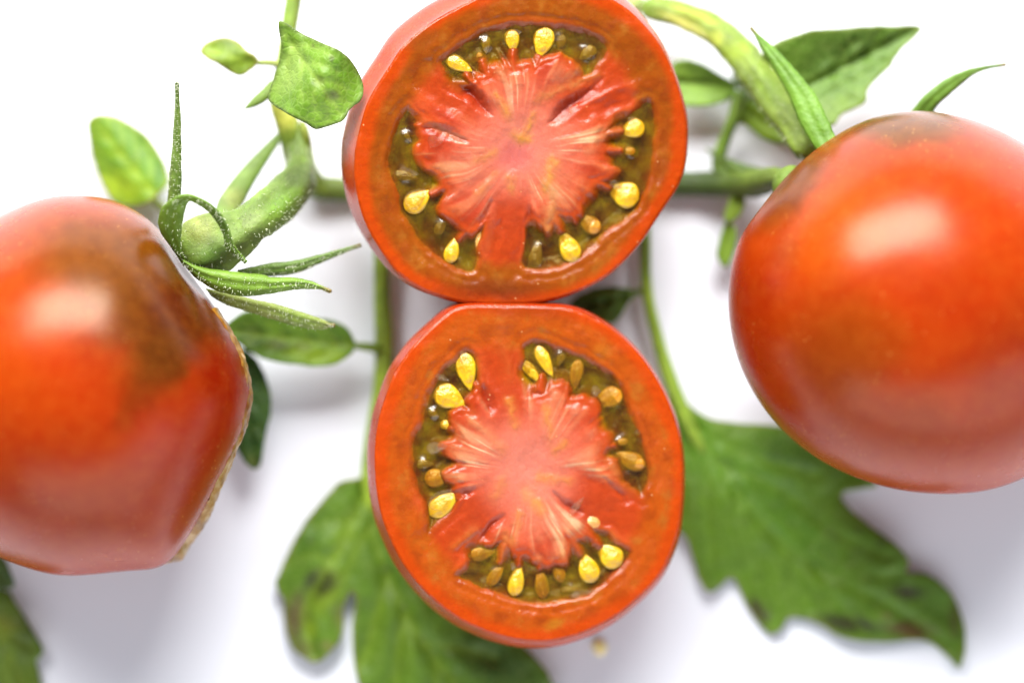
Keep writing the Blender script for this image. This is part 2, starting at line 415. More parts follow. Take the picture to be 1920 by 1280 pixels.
def side_veins(a, b, n, ln, ang=45, w=0.6):
    a = np.asarray(a, float); b = np.asarray(b, float); d = (b - a); l = np.hypot(*d); u = d / l
    out = [([tuple(a), tuple(b)], 1.0)]
    for i in range(n):
        p = a + d * (i + 0.7) / (n + 0.6); k = ln * (1 - 0.55 * i / n)
        for s in (1, -1):
            t = math.radians(ang * s); v = np.array([u[0] * math.cos(t) - u[1] * math.sin(t), u[0] * math.sin(t) + u[1] * math.cos(t)])
            t2 = math.radians(ang * s * 0.6); v2 = np.array([u[0] * math.cos(t2) - u[1] * math.sin(t2), u[0] * math.sin(t2) + u[1] * math.cos(t2)])
            out.append(([tuple(p), tuple(p + v * k * 0.5), tuple(p + v * k * 0.5 + v2 * k * 0.5)], w))
    return out

def ribbon(name, e1, e2, parent, base, bl=(), camber=10, mat=None, n=60, m=11, seed=0, thick=4.0, rib=4.0, tipcol=None, wob=1.5):
    """blade between two edge lines of (x, y, z)"""
    A = cr(e1, n); B = cr(e2, n); V = []
    k_ = (0.5 * np.sqrt(np.clip((np.linspace(0, 1, n) - 0.9) / 0.1, 0, 1)) ** 3)[:, None]; A, B = A * (1 - k_) + B * k_, B * (1 - k_) + A * k_
    for j in range(m):
        t = j / (m - 1); p = A * (1 - t) + B * t
        p[:, 2] += camber * (1 - (2 * t - 1) ** 2) - rib * math.exp(-((t - 0.5) / 0.12) ** 2)
        p[:, 2] += wob * fbm(p[:, 0] / 18, p[:, 1] / 18, seed, 3)
        if j in (0, m - 1): p[:, :2] += 1.2 * np.stack([fbm(p[:, 0] / 9, p[:, 1] / 9, seed + 2), fbm(p[:, 0] / 9, p[:, 1] / 9, seed + 4)], -1)
        V.append(p)
    V = np.stack(V, 1).reshape(-1, 3)
    c = np.tile(lin(base), (len(V), 1)); c = blobs(c, V[:, 0], V[:, 1], bl, 5, seed)
    if tipcol is not None:
        u = np.repeat(np.linspace(0, 1, n), m); c = mixc(c, lin(tipcol), 0.8 * sstep(0.9, 1, u))
    c = LG * c * (1 + 0.18 * fbm(V[:, 0] / 12, V[:, 1] / 12, seed + 3))[:, None]
    return mesh(name, W(V[:, 0], V[:, 1], V[:, 2]), quads(n, m), mat or SEPAL, parent, c, True, thick)

def tube(name, path, parent, base, bl=(), n=None, m=18, seed=0, rough=0.06, ridges=0.0, mat=None, flat=1.0):
    P = np.asarray(path, float); L = np.linalg.norm(np.diff(P[:, :2], axis=0), axis=1).sum()
    n = n or max(16, int(L / 5)); C = cr(P, n); V = []; 
    T = np.gradient(C[:, :3], axis=0); T /= np.linalg.norm(T, axis=1)[:, None] + 1e-9
    for i in range(n):
        t = T[i]; up = np.array([0, 0, 1.0]); a = np.cross(t, up)
        if np.linalg.norm(a) < 1e-3: a = np.array([1.0, 0, 0])
        a /= np.linalg.norm(a); b_ = np.cross(a, t)
        an = np.linspace(0, 2 * math.pi, m, endpoint=False); r = C[i, 3] * 0.5
        e_ = min(i, n - 1 - i) / 4.0; r = r * (math.sqrt(1 - (1 - e_) ** 2) * 0.9 + 0.1 if e_ < 1 else 1.0)
        r = r * (1 + rough * fbm(an * 1.5 + 3, i * 0.16 + 0 * an, seed) + ridges * np.cos(an * 5))
        V.append(C[i, :3] + np.cos(an)[:, None] * a * r[:, None] + flat * np.sin(an)[:, None] * b_ * r[:, None])
    V = np.concatenate(V + [C[:1, :3], C[-1:, :3]])
    F = quads(n, m, True); k = n * m
    F += [(k, (j + 1) % m, j) for j in range(m)] + [(k + 1, (n - 1) * m + j, (n - 1) * m + (j + 1) % m) for j in range(m)]
    c = np.tile(lin(base), (len(V), 1)); c = blobs(c, V[:, 0], V[:, 1], bl, 6, seed)
    u_ = np.concatenate([np.tile(np.arange(m), n), [0, 0]]); c = 1.12 * c * (1 + 0.16 * fbm(V[:, 0] / 22, V[:, 1] / 22, seed + 3) + 0.22 * vn(u_ * 0.9, V[:, 0] / 90 + V[:, 1] / 90, seed + 6))[:, None]
    return mesh(name, W(V[:, 0], V[:, 1], np.maximum(V[:, 2], 2)), F, mat or STEM, parent, c)

def Z(e, z0, z1):
    e = list(e); n = len(e)
    return [(p[0], p[1], z0 + (z1 - z0) * i / (n - 1)) if len(p) == 2 else p for i, p in enumerate(e)]
def CV(pts, ox, oy, k): return [(ox + p[0] * k, oy + p[1] * k) + tuple(p[2:]) for p in pts]
c2 = lambda pts: CV(pts, 270, 340, 0.3125)
c3 = lambda pts: CV(pts, 1160, 0, 0.422)
c4 = lambda pts: CV(pts, 1060, 420, 0.6719)
c5 = lambda pts: CV(pts, 460, 680, 0.46875)
c1 = lambda pts: CV(pts, 150, 0, 0.3282)

# calyx of the left tomato
G1 = (112, 146, 52); G2 = (84, 118, 38); G3 = (150, 176, 76)
cup = tube('calyx', [(510, 388, 318, 44), (476, 414, 340, 66), (440, 438, 351, 88), (398, 454, 350, 116), (366, 474, 348, 112), (345, 486, 344, 70)], tl, (116, 142, 56), [(400, 490, 44, 34, -40, (98, 136, 36), 0.8), (372, 425, 46, 40, 0, (150, 156, 84), 0.7)], ridges=0.09, rough=0.12, m=40, seed=4)
ribbon('sepal', [(345, 500, 372), (325, 470, 395), (300, 434, 430), (297, 406, 455), (311, 381, 478), (342, 365, 492), (367, 368, 492), (401, 387, 478), (426, 418, 455), (439, 456, 430), (462, 490, 400)],
       [(350, 490, 388), (341, 470, 405), (340, 434, 436), (347, 396, 466), (356, 377, 470), (370, 384, 468), (395, 402, 452), (417, 437, 430), (423, 462, 414), (445, 481, 404), (461, 495, 398)], cup, (116, 152, 58), [(410, 420, 50, 50, 0, (84, 118, 40), 0.7)], camber=6, seed=1)
ribbon('sepal', Z(c2([(235, 470), (330, 508), (450, 530), (620, 550), (720, 560), (760, 575), (880, 575), (980, 590), (1060, 622), (1120, 658)]), 400, 440),
       Z(c2([(250, 515), (310, 580), (400, 640), (500, 675), (640, 690), (780, 670), (900, 650), (1000, 645), (1080, 655), (1120, 662)]), 375, 436), cup, G1, [(470, 552, 80, 10, 0, (74, 112, 34), 0.5)], camber=16, seed=2, tipcol=(150, 110, 60), rib=6)
ribbon('sepal', Z(c2([(560, 530), (650, 512), (750, 490), (900, 475), (1050, 440), (1200, 400), (1300, 378)]), 330, 300),
       Z(c2([(560, 580), (650, 580), (750, 572), (870, 560), (960, 535), (1060, 490), (1180, 440), (1302, 386)]), 310, 300), cup, (92, 122, 46), camber=8, seed=3, tipcol=(140, 110, 80))
ribbon('sepal', Z(c2([(370, 640), (500, 668), (650, 705), (800, 738), (960, 790), (1080, 830), (1150, 858)]), 360, 330),
       Z(c2([(400, 690), (500, 745), (600, 775), (700, 805), (850, 852), (980, 882), (1080, 890), (1142, 872)]), 335, 318), cup, (140, 154, 84), [(560, 600, 60, 20, 20, (122, 150, 56), 0.7)], camber=10, seed=5, tipcol=(120, 90, 60))
ribbon('sepal', Z([(312, 390), (315, 360), (319, 310), (324, 250), (327, 200), (331, 156)], 330, 395),
       Z([(338, 386), (340, 360), (341, 310), (340, 250), (338, 200), (333, 156)], 330, 395), cup, (104, 130, 60), [(335, 300, 8, 120, 0, (84, 112, 40), 0.6)], camber=8, seed=6)

def hairs(o, parent, n, ln, seed):
    rng = np.random.default_rng(seed); me = o.data; c0 = WLOC[o.name]; k = S
    co = np.array([v.co for v in me.vertices]); no = np.array([v.normal for v in me.vertices])
    ids = rng.integers(0, len(co), n); V = []; F = []
    for j, i in enumerate(ids):
        d = no[i] + rng.normal(0, 0.35, 3); d /= np.linalg.norm(d); p = co[i] + c0; L = ln * rng.uniform(0.5, 1.3) * k
        a = np.cross(d, (0.3, 0.5, 0.8)); a /= np.linalg.norm(a); b_ = np.cross(d, a); w = 0.55 * k
        q = len(V); V += [p + a * w, p - 0.5 * a * w + 0.87 * b_ * w, p - 0.5 * a * w - 0.87 * b_ * w, p + d * L + np.array([0, 0, 0.2 * L])]
        F += [(q, q + 1, q + 3), (q + 1, q + 2, q + 3), (q + 2, q, q + 3)]
    h_ = mesh('hair', V, F, HAIR, parent, None, False); h_['kind'] = 'stuff'; return h_
HAIR, _nt, _b, _o = new_mat('plant_hair'); _b.inputs['Base Color'].default_value = (0.62, 0.66, 0.45, 1); _b.inputs['Roughness'].default_value = 0.5
for q_, o_ in enumerate([o for o in COL.objects if o.parent == cup]): hairs(o_, cup, 240, 5.5, q_)
hairs(cup, cup, 300, 6, 77)
# calyx of the right tomato
cupr = tube('calyx', [(1452, 330, 300, 40), (1475, 342, 300, 70), (1500, 352, 300, 60)], tr, (110, 136, 46), seed=8)
ribbon('sepal', Z(c3([(890, 680), (850, 630), (800, 540), (760, 440), (700, 330), (640, 230), (580, 120)]), 330, 260),
       Z(c3([(975, 640), (960, 598), (920, 510), (880, 430), (820, 350), (740, 260), (680, 200), (590, 124)]), 345, 262), cupr, (104, 146, 50), [(1540, 240, 30, 40, 0, (88, 130, 34), 0.6)], camber=8, seed=9, tipcol=(150, 130, 90))
ribbon('sepal', Z(c3([(1280, 520), (1310, 475), (1350, 430), (1420, 370), (1500, 325), (1600, 295), (1722, 284)]), 200, 240),
       Z(c3([(1390, 520), (1420, 475), (1450, 445), (1500, 400), (1560, 350), (1620, 318), (1722, 290)]), 200, 240), cupr, (98, 136, 48), camber=8, seed=10, tipcol=(160, 130, 110))

# the vine that carries both tomatoes, running under the upper cut half
vine = thing('tomato_vine', 'green tomato vine with small leaflets running behind the upper cut half between both whole tomatoes', 'vine', 760, 352, 0)
tube('stem', [(566, 300, 60, 40), (590, 345, 38, 46), (625, 354, 26, 44), (700, 356, 23, 42), (975, 352, 22, 40), (1265, 345, 26, 46), (1340, 345, 40, 48), (1400, 344, 90, 46), (1450, 334, 200, 42), (1470, 338, 280, 40)], vine, (108, 130, 44),
     [(1310, 345, 90, 60, 0, (64, 88, 34), 0.85), (620, 352, 60, 30, 0, (112, 134, 40), 0.6)], seed=21)
tube('stem', [(556, -40, 170, 32), (548, 10, 170, 31), (537, 80, 175, 30), (530, 130, 180, 30), (524, 190, 170, 40), (540, 240, 160, 44), (556, 300, 120, 48), (560, 340, 90, 46)], vine, (136, 162, 58),
     [(528, 215, 40, 40, 0, (212, 214, 92), 0.9), (545, 20, 40, 60, 0, (128, 158, 54), 0.8)], seed=22, ridges=0.06)
tube('stem', [(566, 225, 175, 14), (574, 260, 170, 18), (578, 300, 130, 22), (580, 335, 70, 22)], vine, (132, 146, 50), seed=23)
ped = tube('peduncle', [(548, 232, 150, 26), (560, 272, 158, 40), (564, 312, 175, 54), (550, 350, 235, 72), (512, 386, 300, 78), (476, 414, 345, 72), (440, 440, 355, 70)], vine, (112, 138, 56), [(530, 380, 50, 30, -40, (104, 142, 40), 0.7), (470, 415, 40, 20, -40, (142, 160, 90), 0.6)], seed=24, rough=0.2, ridges=0.06, m=32)
hairs(ped, vine, 1100, 7, 5)
tube('side_shoot', [(536, 240, 165, 8), (510, 272, 170, 20), (470, 322, 180, 34), (440, 366, 210, 44), (424, 392, 260, 40), (410, 425, 320, 20)], vine, (116, 144, 62), [(440, 370, 30, 30, 0, (150, 150, 90), 0.5)], seed=25, flat=0.5)
tube('side_shoot', [(512, 150, 220, 16), (502, 172, 225, 22), (482, 189, 230, 20), (456, 206, 235, 6)], vine, (112, 140, 50), seed=26)
tube('leaf_stalk', [(530, 122, 190, 14), (505, 118, 200, 13), (478, 118, 205, 12)], vine, (150, 164, 80), seed=27)
leaf('leaflet', [(375, 96), (388, 79), (418, 70), (444, 77), (465, 96), (483, 112), (480, 124), (466, 134), (452, 143), (434, 138), (405, 119), (385, 106)], lambda x, y: 205 + 0.1 * (x - 430) + 14 * np.exp(-((y - 108 + 0.2 * (x - 430)) / 18) ** 2), side_veins((482, 120), (382, 92), 3, 36), (108, 136, 36), [(430, 85, 50, 14, 20, (98, 124, 44), 0.7)], vine, seed=31, und=2, groove=2, edgecol=(170, 160, 90))
leaf('leaflet', [(522, 41), (540, 47), (557, 58), (599, 79), (642, 98), (668, 128), (681, 161), (676, 188), (656, 204), (642, 226), (616, 236), (592, 243), (570, 230), (537, 213), (504, 189), (506, 167), (516, 140), (524, 110), (528, 80)],
     lambda x, y: 400 + 26 * np.exp(-((x - 620) / 50) ** 2) - 0.35 * np.maximum(0, 560 - x) + 16 * np.sin(x / 26 + y / 40), side_veins((530, 60), (640, 215), 4, 80, 48), (112, 150, 46),
     [(540, 130, 30, 70, 20, (136, 164, 84), 0.85), (640, 130, 40, 40, 0, (98, 146, 34), 0.7), (595, 155, 16, 12, 0, (104, 118, 70), 0.8), (622, 185, 14, 14, 0, (112, 120, 76), 0.8), (585, 85, 8, 5, 40, (50, 46, 24), 0.9), (622, 108, 6, 12, 20, (70, 70, 50), 0.8), (612, 210, 40, 18, 0, (128, 168, 60), 0.7), (560, 200, 40, 16, 20, (104, 148, 44), 0.6)], vine, seed=32, und=5, groove=2.5, vw=5, vcol=(160, 186, 96), edgecol=(90, 100, 60), mat=LEAF, g=5)
# right side of the vine
tube('stem', [(1150, -8, 60, 34), (1180, 4, 70, 36), (1205, 12, 80, 44)], vine, (168, 186, 108), seed=33)
tube('stem', [(1203, 8, 90, 40), (1222, 16, 95, 46), (1290, 34, 110, 52), (1350, 66, 130, 58), (1392, 108, 150, 62), (1440, 172, 180, 64), (1490, 240, 220, 60), (1520, 290, 260, 52)], vine, (132, 156, 58),
     [(1215, 15, 16, 40, 0, (120, 150, 44), 0.9), (1285, 44, 62, 12, 26, (224, 226, 120), 1.0), (1300, 26, 60, 10, 22, (186, 200, 60), 0.8), (1345, 70, 18, 20, 0, (196, 206, 80), 0.7), (1380, 95, 30, 30, 0, (150, 176, 36), 0.7), (1440, 170, 30, 50, -40, (120, 152, 50), 0.6)], seed=34, ridges=0.05, rough=0.14, m=32)
hairs(list(COL.objects)[-1], vine, 700, 8, 9)
leaf('leaflet', c3([(640, 260), (690, 200), (780, 160), (870, 135), (960, 130), (1080, 118), (1200, 115), (1340, 120), (1330, 150), (1260, 220), (1200, 300), (1140, 360), (1105, 400), (1100, 450), (1050, 480), (990, 510), (955, 555), (900, 540), (830, 460), (740, 340)]),
     lambda x, y: 130 + 0.9 * np.abs((y - 160) * 0.90 + (x - 1510) * 0.42) * 0.5 - 0.1 * (x - 1500), [([(1505, 172), (1600, 118), (1722, 52)], 1.0), ([(1560, 140), (1600, 80)], 0.5), ([(1560, 140), (1620, 165)], 0.5), ([(1620, 106), (1650, 64)], 0.5), ([(1620, 106), (1665, 120)], 0.5)],
     (92, 128, 44), [(1580, 95, 130, 50, -22, (66, 96, 34), 0.85), (1570, 200, 70, 30, -20, (112, 142, 52), 0.7)], vine, seed=35, vw=5, vcol=(104, 140, 56), edgecol=(130, 140, 70))
leaf('leaflet', c3([(235, 290), (300, 270), (370, 290), (430, 320), (480, 350), (522, 388), (510, 430), (450, 455), (380, 470), (300, 468), (245, 460), (230, 380)]),
     lambda x, y: 60 + 0.5 * np.abs(y - 160), [([(1382, 166), (1330, 158), (1262, 152)], 1.0)], (124, 162, 58), [(1320, 135, 70, 20, 12, (86, 122, 44), 0.85)], vine, seed=36, vw=4, vcol=(96, 130, 50))
leaf('leaflet', c3([(520, 420), (600, 460), (680, 515), (740, 565), (830, 615), (800, 638), (720, 640), (650, 622), (600, 585), (555, 552), (520, 545), (505, 500)]), lambda x, y: 60 + 0.15 * (x - 1380), [([(1378, 190), (1430, 230), (1500, 265)], 1.0)], (140, 172, 48), [(1470, 262, 30, 10, 20, (110, 140, 40), 0.6)], vine, seed=37, vw=4)
leaf('leaflet', c3([(505, 330), (575, 325), (680, 410), (765, 510), (850, 600), (815, 650), (720, 600), (640, 510), (560, 430)]), lambda x, y: 34 + 0 * x, [([(1378, 140), (1510, 265)], 1.0)], (56, 78, 28), [(1440, 200, 40, 20, 40, (84, 104, 36), 0.6)], vine, seed=43, vw=4, vcol=(80, 104, 40))  # added dark blade, stands in for the shaded gap between stem and leaflet
leaf('leaflet', c3([(430, 700), (500, 710), (600, 760), (700, 780), (760, 800), (700, 850), (600, 880), (520, 860), (440, 800)]), lambda x, y: 60 + 0.3 * np.maximum(0, x - 1400), [([(1350, 310), (1470, 345)], 1.0)], (78, 104, 36), [(1380, 330, 30, 20, 20, (54, 76, 28), 0.8)], vine, seed=44, vw=4, vcol=(110, 134, 50))
tube('leaf_stalk', [(1392, 168, 90, 30), (1378, 215, 80, 24), (1362, 255, 60, 22), (1350, 290, 46, 26), (1346, 325, 34, 30)], vine, (118, 150, 54), seed=38)
tube('leaf_stalk', [(1344, 300, 45, 8), (1336, 288, 60, 7), (1322, 277, 75, 3)], vine, (120, 140, 70), seed=39)
tube('side_shoot', [(1352, 300, 50, 18), (1385, 318, 60, 26), (1425, 332, 80, 34), (1460, 332, 120, 30)], vine, (96, 124, 44), seed=40)
leaf('leaflet', c3([(500, 835), (545, 835), (562, 880), (560, 920), (525, 965), (482, 992), (468, 955), (488, 905)]), lambda x, y: 70 + 0 * x, [([(1385, 352), (1375, 410)], 1.0)], (124, 152, 54), [], vine, seed=41, vw=4)
leaf('leaflet', c3([(485, 990), (512, 1000), (525, 1060), (512, 1120), (485, 1180), (455, 1168), (438, 1110), (460, 1030)]), lambda x, y: 60 + 0 * x, [([(1372, 420), (1355, 490)], 1.0)], (116, 152, 44), [], vine, seed=42, vw=4)

# loose leaf behind the left tomato's calyx
lf = thing('tomato_leaf', 'bright yellow-green oval leaf behind the top of the left tomato beside the upright sepal', 'leaf', 240, 305, 0)
leaf('leaf_blade', [(165, 228), (184, 215), (216, 218), (246, 233), (276, 256), (300, 290), (313, 320), (316, 346), (300, 361), (284, 376), (262, 386), (232, 386), (212, 378), (198, 358), (184, 328), (172, 290), (166, 255)],
     lambda x, y: 30 + 0.35 * (x - 165) * 0.6 + 12 * np.exp(-((x - y * 0.75 - 10) / 40) ** 2), side_veins((300, 378), (180, 232), 4, 90, 42), (98, 142, 26), [(265, 265, 70, 45, 45, (86, 134, 34), 0.85), (230, 350, 60, 34, 20, (152, 178, 26), 0.9), (185, 240, 20, 40, 0, (100, 140, 36), 0.5), (300, 310, 20, 50, 0, (70, 120, 44), 0.6)], lf, seed=51, und=2, groove=2, vcol=(160, 186, 50), edgecol=(176, 170, 80))
tube('leaf_stalk', [(280, 366, 62, 10), (294, 380, 50, 14), (312, 400, 30, 16), (330, 430, 14, 18)], lf, (150, 170, 60), seed=52)

# compound leaf on the left, stalk between the tomatoes
K = thing('compound_leaf', 'lobed blotched leaf on long straight stalk, left of and under the lower cut half', 'leaf', 700, 880, 0, 'lobed leaves on long stalks')
tube('leaf_stalk', [(716, 410, 52, 28), (715, 470, 50, 30), (716, 560, 46, 31), (719, 640, 44, 34), (716, 720, 40, 33), (702, 800, 32, 30), (691, 880, 26, 28), (694, 960, 20, 20)], K, (160, 190, 56), [(712, 655, 30, 50, 0, (130, 150, 44), 0.6), (722, 560, 8, 100, 0, (92, 112, 36), 0.6)], seed=53, ridges=0.05)
leaf('leaflet', c2([(490, 870), (530, 825), (600, 785), (680, 770), (800, 798), (950, 825), (1100, 830), (1215, 875), (1262, 950), (1262, 1010), (1230, 1045), (1180, 1080), (1080, 1106), (900, 1096), (750, 1070), (640, 1022), (560, 962), (505, 910)]),
     lambda x, y: 96 + 0.10 * (660 - x) + 0.3 * np.abs(y - 630 - 0.1 * (x - 550)), side_veins((668, 650), (440, 622), 4, 60), (104, 146, 42), [(600, 665, 90, 22, 5, (142, 176, 34), 0.9), (520, 645, 34, 16, 10, (84, 92, 54), 0.8), (568, 650, 26, 10, 0, (112, 128, 56), 0.7), (470, 630, 30, 40, 0, (62, 92, 34), 0.8), (630, 615, 50, 16, 12, (84, 130, 40), 0.7)], K, seed=54, vw=5, und=3, groove=3)
tube('leaf_stalk', [(718, 656, 52, 26), (700, 652, 70, 18), (678, 649, 84, 15), (655, 646, 92, 12)], K, (128, 160, 50), seed=55)
kb = c5([(510, 440), (470, 458), (380, 475), (345, 508), (290, 570), (230, 650), (180, 740), (140, 830), (122, 880), (133, 918), (152, 945), (155, 1010), (165, 1080), (190, 1140), (240, 1180), (280, 1195), (330, 1165), (378, 1110), (392, 1060), (390, 995), (402, 950), (428, 915), (440, 950), (430, 1020), (428, 1100), (435, 1180), (448, 1260)]) + \
     [(690, 1330), (760, 1385), (880, 1400), (990, 1370), (1050, 1310), (1037, 1280), (1018, 1247), (985, 1212), (955, 1180), (900, 1110), (820, 1010), (770, 920), (725, 870)]
leaf('leaf_blade', kb, lambda x, y: 20 + 12 * sstep(900, 1100, y) + 6 * np.sin(x / 30) + 0 * x,
     [(c5([(490, 470), (520, 700), (590, 900), (700, 1100), (840, 1280)]), 1.2), (c5([(490, 500), (400, 700), (300, 860), (235, 1000), (270, 1160)]), 1.3), (c5([(510, 640), (440, 760), (380, 900)]), 1.0), (c5([(570, 850), (520, 1020), (470, 1200)]), 1.2), (c5([(640, 1000), (610, 1150), (600, 1300)]), 1.2), (c5([(430, 620), (330, 640), (270, 650)]), 0.5), (c5([(350, 780), (240, 770), (170, 800)]), 0.5), (c5([(720, 1120), (900, 1150), (1000, 1180)]), 0.8), (c5([(760, 1180), (760, 1300)]), 0.8)],
     (92, 132, 32), [(560, 1000, 50, 90, 30, (64, 108, 34), 0.6), (610, 1110, 34, 60, 25, (140, 170, 34), 0.85), (650, 1000, 26, 80, 25, (120, 156, 34), 0.7), (592, 1090, 34, 24, -20, (86, 90, 36), 0.85), (556, 1160, 30, 60, 0, (92, 78, 54), 1.0), (600, 1095, 44, 34, -20, (44, 44, 20), 1.0), (575, 1215, 26, 20, 20, (92, 84, 48), 0.8), (612, 1210, 14, 14, 0, (130, 124, 80), 0.7), (632, 1150, 10, 30, 0, (120, 120, 60), 0.6), (585, 1180, 14, 24, 0, (160, 190, 40), 0.7), (710, 1180, 30, 100, 10, (112, 150, 36), 0.7), (760, 1200, 24, 90, 0, (122, 158, 40), 0.6), (920, 1230, 120, 60, 20, (54, 86, 34), 0.7), (735, 1000, 60, 120, -20, (88, 132, 42), 0.6), (578, 1013, 6, 6, 0, (40, 40, 20), 0.8), (612, 1080, 8, 6, 0, (46, 44, 24), 0.8)],  # long pale patches and vein colour also paint light on the ridges
     K, seed=56, und=8, groove=6, vw=10, vcol=(132, 164, 44), edgecol=(150, 140, 80))

# compound leaf on the right
Pp = thing('compound_leaf', 'broad toothed green leaf with brown tip on curved stalk below the right tomato', 'leaf', 1275, 780, 0, 'lobed leaves on long stalks')
tube('leaf_stalk', [(1208, 380, 45, 22), (1209, 440, 46, 23), (1213, 545, 46, 22), (1234, 640, 44, 24), (1262, 725, 38, 28), (1290, 790, 32, 26), (1320, 850, 26, 14)], Pp, (154, 186, 60), [(1210, 470, 20, 60, 0, (92, 118, 40), 0.7)], seed=61)
leaf('leaflet', [(1197, 545), (1184, 545), (1160, 538), (1120, 540), (1088, 553), (1066, 574), (1090, 592), (1120, 600), (1146, 607), (1166, 590), (1180, 565), (1196, 552)], lambda x, y: 44 + 0.3 * np.abs(y - 570), side_veins((1190, 550), (1085, 580), 3, 40), (94, 134, 50), [(1100, 570, 40, 30, 0, (48, 78, 32), 0.8)], Pp, seed=62, vw=4, vcol=(92, 130, 60))
tube('leaf_stalk', [(1212, 545, 46, 14), (1198, 547, 46, 12), (1180, 551, 46, 9)], Pp, (112, 144, 54), seed=63)
leaf('leaf_blade', c4([(296, 440), (318, 475), (345, 503), (400, 540), (480, 555), (580, 560), (660, 580), (760, 630), (840, 690), (868, 728), (830, 737), (772, 752), (792, 792), (850, 840), (920, 890), (958, 935), (955, 970), (1010, 975), (1060, 1010), (1095, 1060), (1115, 1130), (1112, 1200), (1100, 1237), (1070, 1207), (1030, 1172), (980, 1160), (900, 1166), (820, 1161), (760, 1146), (710, 1115), (660, 1098), (622, 1100), (602, 1130), (570, 1141), (530, 1100), (500, 1050), (475, 995), (452, 990), (430, 1012), (400, 1026), (375, 990), (358, 940), (338, 880), (300, 830), (262, 760), (255, 660), (278, 560)]),
     lambda x, y: 24 + 10 * np.sin(x / 60 + y / 90) + 0 * x,
     [(c4([(315, 500), (400, 620), (520, 800), (700, 960), (900, 1060), (1090, 1190)]), 1.2), (c4([(360, 570), (500, 640), (700, 700)]), 0.9), (c4([(430, 670), (600, 740), (760, 860), (900, 930)]), 0.9), (c4([(400, 620), (390, 760), (400, 900), (410, 990)]), 0.9), (c4([(480, 740), (490, 860), (560, 1080)]), 1.0), (c4([(580, 860), (640, 950), (680, 1070)]), 0.8), (c4([(700, 960), (800, 980), (920, 980)]), 0.8), (c4([(700, 960), (760, 1050), (830, 1130)]), 0.7), (c4([(360, 570), (320, 680), (320, 800)]), 0.6)],
     (94, 136, 28), [(c4([(360, 590)])[0][0], 830, 60, 90, -30, (92, 144, 40), 0.7), (1420, 900, 120, 60, 30, (84, 136, 36), 0.6), (1480, 850, 90, 40, 20, (62, 104, 36), 0.7), (1500, 1000, 120, 50, 35, (86, 140, 34), 0.6), (1706, 1112, 52, 18, 8, (62, 54, 48), 1.0), (1590, 1168, 75, 22, 8, (42, 32, 26), 1.0), (1705, 1178, 64, 22, 4, (100, 66, 42), 1.0), (1428, 1145, 20, 34, -30, (60, 50, 40), 1.0), (1655, 1150, 18, 8, 0, (140, 120, 90), 0.7), (1790, 1160, 12, 40, 0, (96, 90, 50), 0.8), (1610, 990, 8, 14, -40, (70, 80, 40), 0.6), (1650, 1014, 8, 10, -40, (70, 70, 40), 0.6), (1760, 1120, 50, 50, 0, (92, 138, 40), 0.6), (1640, 1150, 20, 20, 0, (110, 150, 40), 0.7), (1460, 1170, 20, 26, 0, (108, 152, 44), 0.6)],
     Pp, seed=64, und=7, groove=3.5, vw=7, vcol=(112, 156, 50), edgecol=(140, 140, 80))

# leaves partly behind the left tomato
m1 = thing('tomato_leaf', 'dark green narrow leaf peeking out behind the right side of the left tomato', 'leaf', 470, 780, 0)
leaf('leaf_blade', [(450, 655), (466, 658), (486, 682), (501, 716), (508, 760), (501, 802), (487, 868), (472, 876), (456, 862), (430, 810), (415, 740), (425, 680)], lambda x, y: 70 + 0.2 * (x - 450), side_veins((440, 660), (478, 868), 4, 40), (44, 84, 32), [(478, 868, 14, 14, 0, (110, 110, 40), 0.7)], m1, seed=71, vw=4, vcol=(60, 104, 40))
tube('leaf_stalk', [(445, 668, 68, 10), (425, 640, 40, 12), (405, 610, 10, 12)], m1, (70, 100, 40), seed=72)
m2 = thing('tomato_leaf', 'ragged green leaf corner at the bottom left below the left tomato', 'leaf', 0, 1200, 0)
leaf('leaf_blade', [(-90, 1090), (-30, 1100), (12, 1106), (30, 1130), (52, 1165), (72, 1200), (81, 1222), (68, 1240), (74, 1262), (78, 1300), (50, 1340), (-40, 1350), (-110, 1290), (-130, 1180)], lambda x, y: 26 + 8 * np.sin(y / 30), [([(-110, 1110), (0, 1200), (60, 1320)], 1.0), ([(-20, 1180), (60, 1210)], 0.7), ([(10, 1220), (10, 1300)], 0.6)], (96, 122, 32), [(55, 1180, 40, 60, 20, (74, 94, 28), 0.8), (0, 1180, 40, 30, 0, (126, 136, 26), 0.7)], m2, seed=73, vw=6, vcol=(124, 144, 44))
m3 = thing('tomato_leaf', 'tiny dark leaf tip between the left tomato and the ragged corner leaf', 'leaf', 0, 1080, 0)
leaf('leaf_blade', [(-60, 1010), (-10, 1030), (14, 1056), (26, 1094), (10, 1102), (-20, 1096), (-70, 1060)], lambda x, y: 60 + 0.2 * (1100 - y), [([(-50, 1020), (15, 1096)], 1.0)], (62, 86, 40), [], m3, seed=74, vw=4, vcol=(110, 136, 70))

# ------------------------------------------------------------------ cut halves
def teardrop():
    n, m = 22, 16; V = []
    for i in range(n):
        t = i / (n - 1); x = -0.5 + t
        r = 0.5 * math.sin(math.pi * min(1, t) ** 0.78) ** 0.72 * (1 - 0.34 * t)
        r = max(r, 0.004)
        for j in range(m):
            a = 2 * math.pi * j / m; V.append((x, r * math.cos(a), r * math.sin(a) * 0.95))
    me = bpy.data.meshes.new('seed'); me.from_pydata(V, [], [f[::-1] for f in quads(n, m, True)] + [tuple(range(m)), tuple(range((n - 1) * m, n * m))[::-1]])
    me.polygons.foreach_set('use_smooth', [True] * len(me.polygons)); return me
SEED_MESH = {}
for mt in (SEED_B, SEED_O, SEED_D, SEED_P, CLEAR):
    me = teardrop(); me.materials.append(mt); SEED_MESH[mt.name] = me

